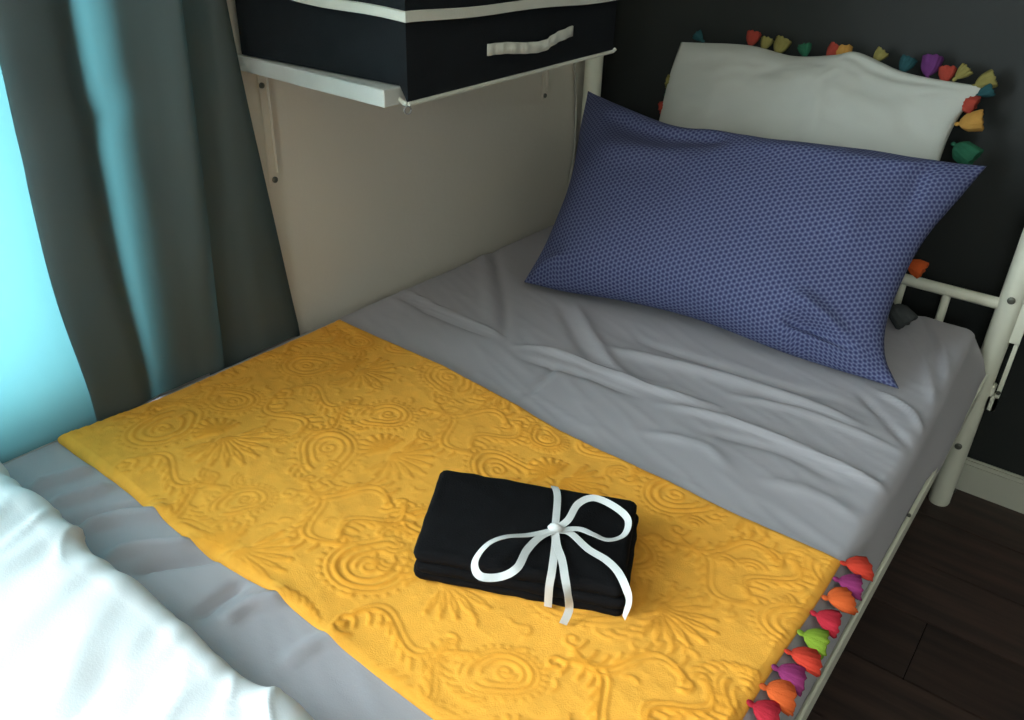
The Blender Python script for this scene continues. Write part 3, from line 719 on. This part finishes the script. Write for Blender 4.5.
YC1, YC0 = 2.545 * S, 2.36 * S
cTL = at_y(681, 42, YC1); cTR = at_y(985, 87, YC1)
cBR = at_y(888, 322, 2.30 * S); cBR[2] = max(cBR[2], H + 0.035)
cBL = cTL + (cBR - cTR) + np.array([0.030, 0, 0])
CE = empty('tasselled_cushion', tuple((cBL + cBR) / 2)); tag(CE, 'white cushion edged with multicoloured tassels against the black wall', 'cushion')
cup = nrm((cTL + cTR) / 2 - (cBL + cBR) / 2); crt = nrm((cBR + cTR) / 2 - (cBL + cTL) / 2); cnd = np.cross(crt, cup)
pillow('cushion_cover', M_cush, (cBL, cBR, cTR, cTL),
       ([(0.5, cup * 0.01)], [(0.4, -crt * 0.012), (0.8, -crt * 0.022)], [(0.25, cup * 0.012), (0.42, cup * 0.004), (0.55, cup * 0.016), (0.62, cup * 0.026), (0.78, cup * 0.004)], [(0.5, -crt * 0.0), (0.8, -crt * 0.005)]),
       0.055, cnd, 0.0085, 2.6, 4.2, creases=[([(0.60, 0.97), (0.75, 0.90), (0.99, 0.97)], -0.014, 0.016), ([(0.58, 0.99), (0.70, 0.97), (0.9, 0.985)], 0.010, 0.012), ([(0.93, 0.55), (0.88, 0.8), (0.97, 0.95)], -0.008, 0.016), ([(0.40, 0.97), (0.46, 0.9), (0.52, 0.86)], -0.006, 0.012)],
       parent=CE, uvdim=(0.52, 0.42), asym=(1.0, 0.7), n=(80, 60))
ctas = [('shaded_crimson', 752, 40, 0.9), ('shaded_olive', 765, 45, 0.8), ('shaded_olive', 780, 47, 1.0), ('shaded_crimson', 832, 53, 0.9), ('shaded_amber', 843, 56, 1.0), ('shaded_olive', 878, 57, 0.8), ('teal', 905, 66, 0.9), ('purple', 930, 67, 1.1),
        ('shaded_crimson', 946, 76, 0.9), ('shaded_olive', 961, 74, 0.8), ('shaded_olive', 984, 82, 1.0), ('teal', 984, 92, 0.8), ('shaded_crimson', 966, 103, 1.0), ('shaded_amber', 970, 122, 1.15), ('green', 964, 152, 1.3), ('green', 955, 172, 1.1),
        ('shaded_olive', 674, 82, 0.9), ('green', 671, 95, 0.7), ('shaded_crimson', 667, 107, 0.9), ('teal', 700, 38, 0.7), ('green', 805, 52, 0.8), ('orange', 915, 266, 1.0), ('charcoal', 900, 314, 1.3)]
for k, (cn, px, py, sz) in enumerate(ctas):
    cen = (cTL + cTR + cBL + cBR) / 4
    # place in the cushion's own plane
    d = ray(px, py); t = ((cen - CAM) @ cnd) / (d @ cnd); c = CAM + d * t
    a, b = (c - cen) @ crt, (c - cen) @ cup
    hw, hh = np.linalg.norm(cTR - cTL) / 2, np.linalg.norm(cTL - cBL) / 2
    if abs(a) / hw > abs(b) / hh: dirv = crt * np.sign(a) + cup * rng.uniform(-.5, .4)
    else: dirv = cup * np.sign(b) + crt * rng.uniform(-.5, .7)
    if abs(a) / hw > .85 and abs(b) / hh > .9: dirv = crt * np.sign(a) + cup * np.sign(b) * 0.7
    dirv = nrm(dirv); L = 0.036 * sz
    Vq, Fq = tassel_mesh(L, 0.0150 * sz, 0.8, 50 + k)
    o = obj('tassel', Vq, Fq, TC[cn], CE)
    xa = dirv; za = nrm(cnd - xa * (cnd @ xa)); ya = np.cross(za, xa)
    rm = Matrix([[xa[i], ya[i], za[i]] for i in range(3)])
    base_p = c - dirv * L * 0.55
    if py > 300:
        base_p[2] = max(base_p[2], H + 0.02)
    o.rotation_euler = rm.to_euler(); o.location = base_p - np.array(CE.location)

# ------------------------------------------------------------------ folded black bundle tied with ribbon
PB = [at_z(412, 581, H + 0.008), at_z(628, 623, H + 0.008)]
pu = nrm(PB[1] - PB[0]); pu[2] = 0; pu = nrm(pu); pvv = np.array([-pu[1], pu[0], 0])
BW, BD, BH = np.linalg.norm(PB[1] - PB[0]) - 0.004, 0.147, 0.036
BZ = H + 0.0075
BE = empty('cloth_bundle', tuple(PB[0] * 0.5 + PB[1] * 0.5 + pvv * BD / 2 + np.array([0, 0, BZ - H - 0.008])))
tag(BE, 'folded black cloth bundle tied with white ribbon on the yellow towel', 'bundle')
O0 = np.array(PB[0]); O0[2] = BZ
def bpt(a, b, z): return O0 + pu * a + pvv * b + np.array([0, 0, z])
def btop(a, b):
    """height of the bundle's top"""
    ea = min(a, BW - a) / 0.016; eb = min(b, BD - b) / 0.016
    e = math.sqrt(max(0, 1 - (1 - min(1, max(0, ea))) ** 2)) * math.sqrt(max(0, 1 - (1 - min(1, max(0, eb))) ** 2))
    s = BH * (0.72 + 0.28 * e) + 0.006 * math.sin(math.pi * min(1, max(0, a / BW))) * math.sin(math.pi * min(1, max(0, b / BD)))
    # the ribbon bites a little into the cloth
    s -= 0.0035 * math.exp(-((a - 0.135 - (b / BD) * -0.01) / 0.008) ** 2)
    return s
def bundle_layer(name, a0, a1, b0, b1, z0, z1, top=False, seed=0):
    """one folded layer: rounded slab whose fold edges bulge"""
    nu, nv = 56, 36; V = []
    ns = 9
    rings = []
    def outline(q, inset):
        # rounded rectangle point for q in 0..1
        per = 2 * ((a1 - a0) + (b1 - b0)); s = q * per; r = 0.007
        A, B = a1 - a0, b1 - b0
        if s < A: x, y_ = s, 0
        elif s < A + B: x, y_ = A, s - A
        elif s < 2 * A + B: x, y_ = A - (s - A - B), B
        else: x, y_ = 0, B - (s - 2 * A - B)
        cx, cy = min(max(x, r), A - r), min(max(y_, r), B - r)
        dx, dy = x - cx, y_ - cy; l = math.hypot(dx, dy) or 1
        x, y_ = cx + dx / l * min(l, r), cy + dy / l * min(l, r)
        x = A / 2 + (x - A / 2) * (1 - inset / (A / 2)); y_ = B / 2 + (y_ - B / 2) * (1 - inset / (B / 2))
        return a0 + x, b0 + y_
    NQ = 120
    for k in range(ns):
        t = k / (ns - 1); ang = math.pi * t - math.pi / 2
        ins = (1 - math.cos(ang)) * (z1 - z0) / 2 * 0.9; z = z0 + (z1 - z0) * (0.5 + 0.5 * math.sin(ang)); rg = []
        for i in range(NQ):
            a, b = outline(i / NQ, ins)
            a -= 0.016 * (b / BD) * (1 - a / BW); w_ = 0.0014 * fbm(a * 40, b * 40, seed + t, 2); V.append(bpt(a + w_, b + w_, z + 0.0012 * fbm(a * 25, b * 25, seed + 3, 2) * (0 < k < ns)))
    F_ = []
    for k in range(ns - 1):
        for i in range(NQ): j = (i + 1) % NQ; F_.append((k * NQ + i, k * NQ + j, (k + 1) * NQ + j, (k + 1) * NQ + i))
    F_.append(tuple(range(NQ - 1, -1, -1)))
    prev = (ns - 1) * NQ
    for sc in (0.97, 0.9, 0.75, 0.5, 0.25):
        st = len(V)
        for i in range(NQ):
            a, b = outline(i / NQ, (z1 - z0) / 2 * 0.9); ca, cb = (a0 + a1) / 2, (b0 + b1) / 2
            a, b = ca + (a - ca) * sc, cb + (b - cb) * sc
            a -= 0.016 * (b / BD) * (1 - a / BW)
            dome = (0.0055 * (1 - sc ** 2) + 0.002 * fbm(a * 14, b * 14, seed + 7, 3) - 0.003 * math.exp(-((a - RA) / 0.010) ** 2) * min(1, (1 - sc) * 8)) if top else 0
            V.append(bpt(a, b, z1 + dome))
        for i in range(NQ): j = (i + 1) % NQ; F_.append((prev + i, prev + j, st + j, st + i))
        prev = st
    F_.append(tuple(prev + i for i in range(NQ)))
    return obj(name, rel(V, BE), F_, M_bundle, BE)
RA = 0.135
bundle_layer('folded_cloth', 0.0, BW - 0.002, 0.002, BD, 0.0, 0.014, seed=1)
bundle_layer('folded_cloth', 0.003, BW, 0.0, BD - 0.003, 0.012, 0.026, seed=5)
bundle_layer('folded_cloth', 0.001, BW - 0.004, 0.002, BD - 0.001, 0.024, 0.040, True, seed=9)

def ribbon(name, pts, wid, parent, n=60, widths=None, flatup=None):
    """flat strip along a 3-D path; (point, side-vector) pairs"""
    C_ = smooth_curve([p for p, _ in pts], n); Sd = smooth_curve([s for _, s in pts], n)
    V = []; F_ = []
    for i in range(n):
        t = nrm(C_[min(i + 1, n - 1)] - C_[max(i - 1, 0)]); s = Sd[i] - t * (Sd[i] @ t); s = nrm(s); nn = np.cross(t, s)
        w_ = wid / 2
        for q in (-1, -0.33, 0.33, 1): V.append(C_[i] + s * w_ * q + nn * (0.0004 - 0.0003 * abs(q)))
        for q in (1, 0.33, -0.33, -1): V.append(C_[i] + s * w_ * q - nn * 0.0004)
    for i in range(n - 1):
        for k in range(8): F_.append((i * 8 + k, i * 8 + (k + 1) % 8, (i + 1) * 8 + (k + 1) % 8, (i + 1) * 8 + k))
    F_ += [tuple(range(7, -1, -1)), tuple((n - 1) * 8 + k for k in range(8))]
    o_ = obj(name, rel(V, parent), F_, M_ribbon, parent); o_.data.set_sharp_from_angle(angle=math.radians(25)); return o_
def bz(px, py, dz): return at_z(px, py, BZ + 0.0465 + dz)
RW = 0.0080
Zv = np.array([0, 0, 1.0])
def path(pts, side=None):
    out = []
    P = [np.array(p) for p in pts]
    for i, p in enumerate(P):
        t = nrm(P[min(i + 1, len(P) - 1)] - P[max(i - 1, 0)]); s = np.cross(t, Zv); s = nrm(s) if np.linalg.norm(s) > 1e-3 else pu
        sd = s
        if side is not None: sd = nrm(s * math.cos(side[i]) + np.cross(t, s) * math.sin(side[i]))
        out.append((p, sd))
    return out
knot = bz(555, 530, 0.004)
ribs = empty_ = None
# band round the bundle
kb = at_z(556, 487, BZ + 0.030); kf = at_z(548, 590, BZ + 0.034)
ab = lambda p: ((p - O0) @ pu, (p - O0) @ pvv)
a_b, a_k, a_f = ab(kb)[0], ab(knot)[0], ab(kf)[0]
band = [(bpt(a_b, BD + 0.0025, 0.006), pu), (bpt(a_b, BD + 0.0025, 0.026), pu), (bpt(a_b, BD - 0.004, 0.0405), pu), (bpt(a_b * 0.5 + a_k * 0.5, BD * 0.8, 0.0462), pu), (knot - Zv * 0.002, pu),
        (bpt(a_k * 0.5 + a_f * 0.5, BD * 0.30, 0.0465), pu), (bpt(a_f, 0.010, 0.0432), pu), (bpt(a_f, -0.0015, 0.034), pu), (bpt(a_f, -0.003, 0.020), pu), (bpt(a_f, -0.0025, 0.004), pu)]
rb = ribbon('ribbon_band', band, RW, BE, 70)
# left loop
left = [knot, bz(530, 535, 0.008), bz(505, 537, 0.016), bz(487, 545, 0.016), bz(475, 562, 0.010), bz(480, 576, 0.006), bz(500, 577, 0.006), bz(517, 568, 0.012), bz(527, 550, 0.012), bz(540, 537, 0.007), knot]
ribbon('ribbon_loop', path(left, [0.1, 0.2, 0.3, 0.4, 0.5, 0.5, 0.4, 0.3, 0.2, 0.1, 0.1]), RW, BE, 90)
right = [knot, bz(568, 520, 0.008), bz(578, 504, 0.012), bz(594, 498, 0.014), bz(615, 507, 0.012), bz(628, 520, 0.008), bz(624, 535, 0.007), bz(608, 540, 0.008), bz(592, 534, 0.010), bz(578, 529, 0.006), knot]
ribbon('ribbon_loop', path(right, [0.1, 0.2, 0.3, 0.4, 0.5, 0.5, 0.4, 0.3, 0.2, 0.1, 0.1]), RW * 0.95, BE, 90)
def surf(px, py, dz=0.0015):
    return at_z(px, py, BZ + 0.0475 + dz)
tail1 = [knot, surf(557, 545), surf(562, 560), surf(565, 578, 0.0), at_z(568, 596, BZ + 0.036), at_z(569, 610, BZ + 0.018), at_z(563, 624, BZ + 0.006)]
ribbon('ribbon_tail', path(tail1, [0.1, 0, 0.1, 0.1, -0.2, -0.4, -0.8]), RW, BE, 60)
tail2 = [knot, surf(570, 533, 0.002), surf(588, 549), surf(606, 560), surf(618, 572), at_z(626, 588, BZ + 0.047), at_z(629, 602, BZ + 0.036), at_z(624, 618, BZ + 0.020)]
ribbon('ribbon_tail', path(tail2, [0.1, 0, 0.1, 0.2, 0.2, 0.6, 0.9, 0.8]), RW, BE, 60)
kn = MB().tube([knot + pu * -0.007 + Zv * 0.0015, knot + pu * -0.004 + Zv * 0.003, knot + Zv * 0.0038, knot + pu * 0.004 + Zv * 0.003, knot + pu * 0.007 + Zv * 0.0015], [0.002, 0.0042, 0.0048, 0.0042, 0.002], 12)
kn.build('ribbon_knot', M_ribbon, BE, True)

# ------------------------------------------------------------------ shelf, its brackets and the storage box
SY0, SY1 = 1.112 * S, 1.93 * S
xs = U(-1.17, 0, 0)[0]
zt_w, zt_f = U(0, 0, 0.702)[2], U(0, 0, 0.690)[2]; ST = 0.0205; SRISE = 0.017
sb = bmesh.new(); bmesh.ops.create_cube(sb, size=1)
for v_ in sb.verts:
    fx = v_.co.x + 0.5; zt_ = zt_w + (zt_f - zt_w) * fx + (SRISE if v_.co.y > 0 else 0)
    v_.co = Vector((0.002 + fx * (xs - 0.002), SY0 if v_.co.y < 0 else SY1, zt_ if v_.co.z > 0 else zt_ - ST))
bmesh.ops.bevel(sb, geom=sb.edges[:], offset=0.0012, segments=1, affect='EDGES'); sb.verts.index_update()
so = obj('wall_shelf', [v_.co[:] for v_ in sb.verts], [[q.index for q in f.verts] for f in sb.faces], M_shelf, None, False); sb.free()
tag(so, 'white wall shelf carrying the black storage box', 'shelf')
def bracket(label, y, zlow, ztop, arm):
    e = empty('shelf_bracket', (0.0, y, zlow)); tag(e, label, 'bracket')
    MB().bbox((0.001, y - 0.008, zlow), (0.004, y + 0.008, ztop), 0.001).build('wall_strip', M_wall2, e)
    rb_ = MB().box((0.004, y + 0.004, zlow + 0.02), (0.009, y + 0.006, ztop)).build('rib', M_wall2, e)
    if arm: MB().bbox((0.002, y - 0.008, ztop - 0.003), (arm, y + 0.008, ztop), 0.001).build('arm', M_wall2, e)
    screw((0.004, y, zlow + 0.010), (1, 0, 0), e, 0.0048)
    if ztop - zlow > 0.12: screw((0.004, y - 0.014 + 0.010, ztop - 0.022), (1, 0, 0), e, 0.0042)
M_wall2 = mat('painted_bracket', (0.62, 0.565, 0.48), 0.55, 0.35, 10, 0.05)
zu = zt_w - ST - 0.002
bracket('cream metal bracket under the shelf near the curtain', U(0, 1.172, 0)[1], U(0, 0, 0.393)[2], zu, 0.12)
bracket('cream metal bracket strip on the wall near the bed head', U(0, 2.283, 0)[1], U(0, 0, 0.44)[2], U(0, 0, 0.60)[2], 0)

SB = empty('storage_box', (0.15, U(0, 1.53, 0)[1], zt_f)); tag(SB, 'black fabric storage box with white piping on the wall shelf', 'box')
bx1 = U(-1.150, 0, 0)[0]; bx0 = 0.012
by0, by1 = U(0, 1.156, 0)[1], U(0, 1.905, 0)[1]
zlb = U(0, 0, 0.814)[2]; ztop_ = U(0, 0, 0.91)[2]
def zlid(x): return zlb + 0.020 * (1 - x / bx1)
def zbot(x, y_):
    fx = (x - 0.002) / (xs - 0.002); z = zt_w + (zt_f - zt_w) * fx + 0.0016
    z += SRISE * (y_ - SY0) / (SY1 - SY0)
    if x > xs + 0.002: z -= 0.0205
    return z
def byl(x): return by0 - (1 - (x - bx0) / (bx1 - bx0)) * 0.041 * S
# body: boxy shell with slightly bowed front
def body_geo(x0, x1, y0_, y1_, zb_fn, zt_fn, bow, n=24):
    V = []; F_ = []
    ring_ = []
    for i in range(n): t = i / n; ring_.append((x0 + (x1 - x0) * t, y0_ - by0 + byl(x0 + (x1 - x0) * t), 0, t))
    for i in range(n): t = i / n; ring_.append((x1, y0_ + (y1_ - y0_) * t, 1, t))
    for i in range(n): t = i / n; ring_.append((x1 - (x1 - x0) * t, y1_, 2, t))
    for i in range(n): t = i / n; ring_.append((x0, y1_ - (y1_ - y0_ + 0.041 * S) * t, 3, t))
    m_ = len(ring_); K = 8
    for k in range(K + 1):
        s = k / K
        for (x, y_, sd, t) in ring_:
            b = bow * math.sin(math.pi * t) * math.sin(math.pi * s)
            xx, yy = x, y_
            if sd == 1: xx += b
            elif sd == 0: yy -= b * 0.5
            elif sd == 2: yy += b
            V.append((xx, yy, zb_fn(x, y_) * (1 - s) + zt_fn(x, y_) * s))
    for k in range(K):
        for i in range(m_): j = (i + 1) % m_; F_.append((k * m_ + i, k * m_ + j, (k + 1) * m_ + j, (k + 1) * m_ + i))
    F_ += [tuple(range(m_ - 1, -1, -1)), tuple(K * m_ + i for i in range(m_))]
    return V, F_
Vb, Fb = body_geo(bx0, bx1, by0, by1, zbot, lambda x, y_: zlid(x), 0.004)
o = obj('box_body', rel(Vb, SB), Fb, M_black, SB); o.data.set_sharp_from_angle(angle=math.radians(40))
Vb, Fb = body_geo(bx0, bx1 + 0.004, by0 - 0.004, by1 + 0.004, lambda x, y_: zlid(x) + 0.001, lambda x, y_: ztop_, 0.003)
o = obj('lid', rel(Vb, SB), Fb, M_black, SB); o.data.set_sharp_from_angle(angle=math.radians(40)); lid = o
def flat_band(pts, wz, th, m, name, parent):
    """vertical tape following a horizontal path; each pt (x,y,zcentre), outward normal from path"""
    V = []; F_ = []; P = [np.array(p, float) for p in pts]
    for i, p in enumerate(P):
        t = P[min(i + 1, len(P) - 1)] - P[max(i - 1, 0)]; nn = nrm(np.array([t[1], -t[0], 0]))
        for a, b in ((0, -.5), (1, -.42), (1, .42), (0, .5)): V.append(p + nn * th * a + Zv * wz * b)
    for i in range(len(P) - 1):
        for k in range(4): F_.append((i * 4 + k, i * 4 + (k + 1) % 4, (i + 1) * 4 + (k + 1) % 4, (i + 1) * 4 + k))
    F_ += [(3, 2, 1, 0), tuple((len(P) - 1) * 4 + k for k in range(4))]
    base_ = np.array(world_loc(parent))
    return obj(name, np.array(V) - base_, F_, m, parent, False)
# lid binding (white tape along the lid's lower edge)
tp = []
for i in range(25): t = i / 24; tp.append((bx0 + (bx1 + 0.004 - bx0) * t, byl(bx0 + (bx1 + 0.004 - bx0) * t) - 0.0045 - 0.002 * math.sin(math.pi * t), zlid(bx0 + (bx1 - bx0) * t) + 0.003 + 0.0015 * math.sin(t * 9)))
for i in range(1, 31): t = i / 30; tp.append((bx1 + 0.0045 + 0.002 * math.sin(math.pi * t), by0 - 0.0045 + (by1 - by0 + 0.009) * t, zlb + 0.003 + 0.0012 * math.sin(t * 11 + 2)))
flat_band(tp, 0.0125, 0.003, M_white_trim, 'lid_binding', SB)
# bottom piping along the front lower edge
pp = [np.array((bx1 + 0.0005, by0 + (by1 - by0) * t, zbot(bx1, by0 + (by1 - by0) * t) + 0.0005)) for t in np.linspace(0, 1, 24)]
pp.append(pp[-1] + np.array([0.002, 0.004, 0.004]))
MB().tube(pp, 0.0028, 8).build('bottom_piping', M_white_trim, SB, True)
pp = [np.array((bx1 - 0.02 + 0.02 * t, by0 - 0.001, zbot(bx1, by0) + 0.010 * (1 - t) ** 2 + 0.0005)) for t in np.linspace(0, 1, 8)]
MB().tube(pp, 0.0028, 8).build('bottom_piping', M_white_trim, SB, True)
# handle
hpts = [(487, 50), (505, 48), (525, 48), (543, 46), (556, 38), (572, 31)]
hl = []
for i, (px, py) in enumerate(hpts):
    b = (0.0055, 0.010, 0.012, 0.011, 0.009, 0.0055)[i]; hl.append(at_x(px, py, bx1 + b))
hl = smooth_curve(hl, 40)
Vh = []; Fh = []
for i, p in enumerate(hl):
    wv = 0.0012 * math.sin(i * 1.3)
    for dx, dz in ((wv, -0.0075), (0.0018 + wv, -0.0068), (0.0018 + wv, 0.0068), (wv, 0.0075)): Vh.append(p + np.array([dx, 0, dz]))
for i in range(39):
    for k in range(4): Fh.append((i * 4 + k, i * 4 + (k + 1) % 4, (i + 1) * 4 + (k + 1) % 4, (i + 1) * 4 + k))
Fh += [(3, 2, 1, 0), tuple(156 + k for k in range(4))]
obj('handle', rel(Vh, SB), Fh, M_white_trim, SB)
rc = pp[-1] + np.array([0.0, 0.0, -0.007])
MB().tube([rc + 0.0045 * np.array([math.cos(a) * 0.3, math.cos(a), math.sin(a)]) for a in np.linspace(0, 2 * math.pi, 17)], 0.0010, 6).build('ring', M_ring, SB, True)

# ------------------------------------------------------------------ cable beside the head post
cpx = [(574, 40), (575, 75), (576, 110), (574, 150), (569, 185), (564, 214)]
cp = smooth_curve([at_x(px, py, 0.006 if i < 5 else 0.010) for i, (px, py) in enumerate(cpx)], 40)
top_c = [cp[0] + np.array([0, 0, z]) for z in (0.9, 0.6, 0.3, 0.1)]
cb = MB().tube(top_c + list(cp) + [cp[-1] + np.array([0, 0, -0.06])], 0.0030, 8).build('power_cable', mat('cable_grey', (0.36, 0.34, 0.30), 0.5, 0.4, 30, 0.1), None, True)
tag(cb, 'thin pale cable running down the wall beside the head post', 'cable')

# ------------------------------------------------------------------ curtain
def curtain():
    plan = [(-0.04, 0.046), (0.0, 0.030), (0.04, 0.030), (0.08, 0.054), (0.14, 0.030), (0.22, 0.020), (0.30, 0.020), (0.385, 0.018), (0.425, 0.022), (0.432, 0.032), (0.405, 0.036), (0.372, 0.038), (0.360, 0.047), (0.374, 0.058),
            (0.415, 0.060), (0.445, 0.046), (0.475, 0.030), (0.505, 0.026), (0.535, 0.040), (0.560, 0.055), (0.582, 0.044), (0.570, 0.026), (0.565, 0.016), (0.60, 0.012),
            (0.635, 0.022), (0.665, 0.034), (0.700, 0.032), (0.725, 0.022), (0.738, 0.010)]
    NS = 260; NZ = 90
    C0 = smooth_curve([(a, b, 0) for a, b in plan], NS)
    zb, ztp = H + 0.004, 2.20
    V = []
    for k in range(NZ):
        t = (k / (NZ - 1)) ** 1.4; z = zb + (ztp - zb) * t
        amp = 0.5 + 1.3 * min(1, t * 2.2); gather = 1 - 0.42 * min(1.35, (z - zb) / 0.5)
        for i in range(NS):
            yv, xv, _ = C0[i]; s = i / (NS - 1)
            y_ = 0.56 + (yv - 0.56) * gather if yv > 0.56 else yv
            y_ += 0.024 * math.exp(-((z - H) / 0.16) ** 2) * math.exp(-((yv - 0.385) / 0.07) ** 2)
            x_ = 0.006 + xv * amp + 0.03 * min(1, t * 1.5)
            wob = 0.004 * fbm(s * 9, z * 3.0, 1.0, 2) + 0.003 * math.sin(z * 7 + s * 20)
            # soft horizontal buckle
            bk = 0.006 * math.exp(-((z - 0.80 - 0.25 * (s - 0.6)) / 0.02) ** 2) * math.exp(-((s - 0.55) / 0.12) ** 2)
            if k == 0:                       # hem rests on the sheet, or hangs into the gap behind it
                z = float(mattress_top(min(max(x_ + wob, MX0), MX1), y_)) + 0.003 if x_ + wob > MX0 else H - 0.03
            V.append((max(0.006, x_ + wob + bk), y_ + 0.003 * fbm(s * 7, z * 2, 6.0, 2), z))
    o = obj('curtain', V, grid_faces(NS, NZ), M_curtain)
    return o
tag(curtain(), 'teal grey curtain hanging in folds over the bright window', 'curtain')
rod = MB().tube([(0.09, -1.35, 2.22), (0.09, 0.85, 2.22)], 0.010, 12).build('curtain_rod', M_ring, None, True)
tag(rod, 'thin grey metal rod the teal curtain hangs from', 'curtain rod')
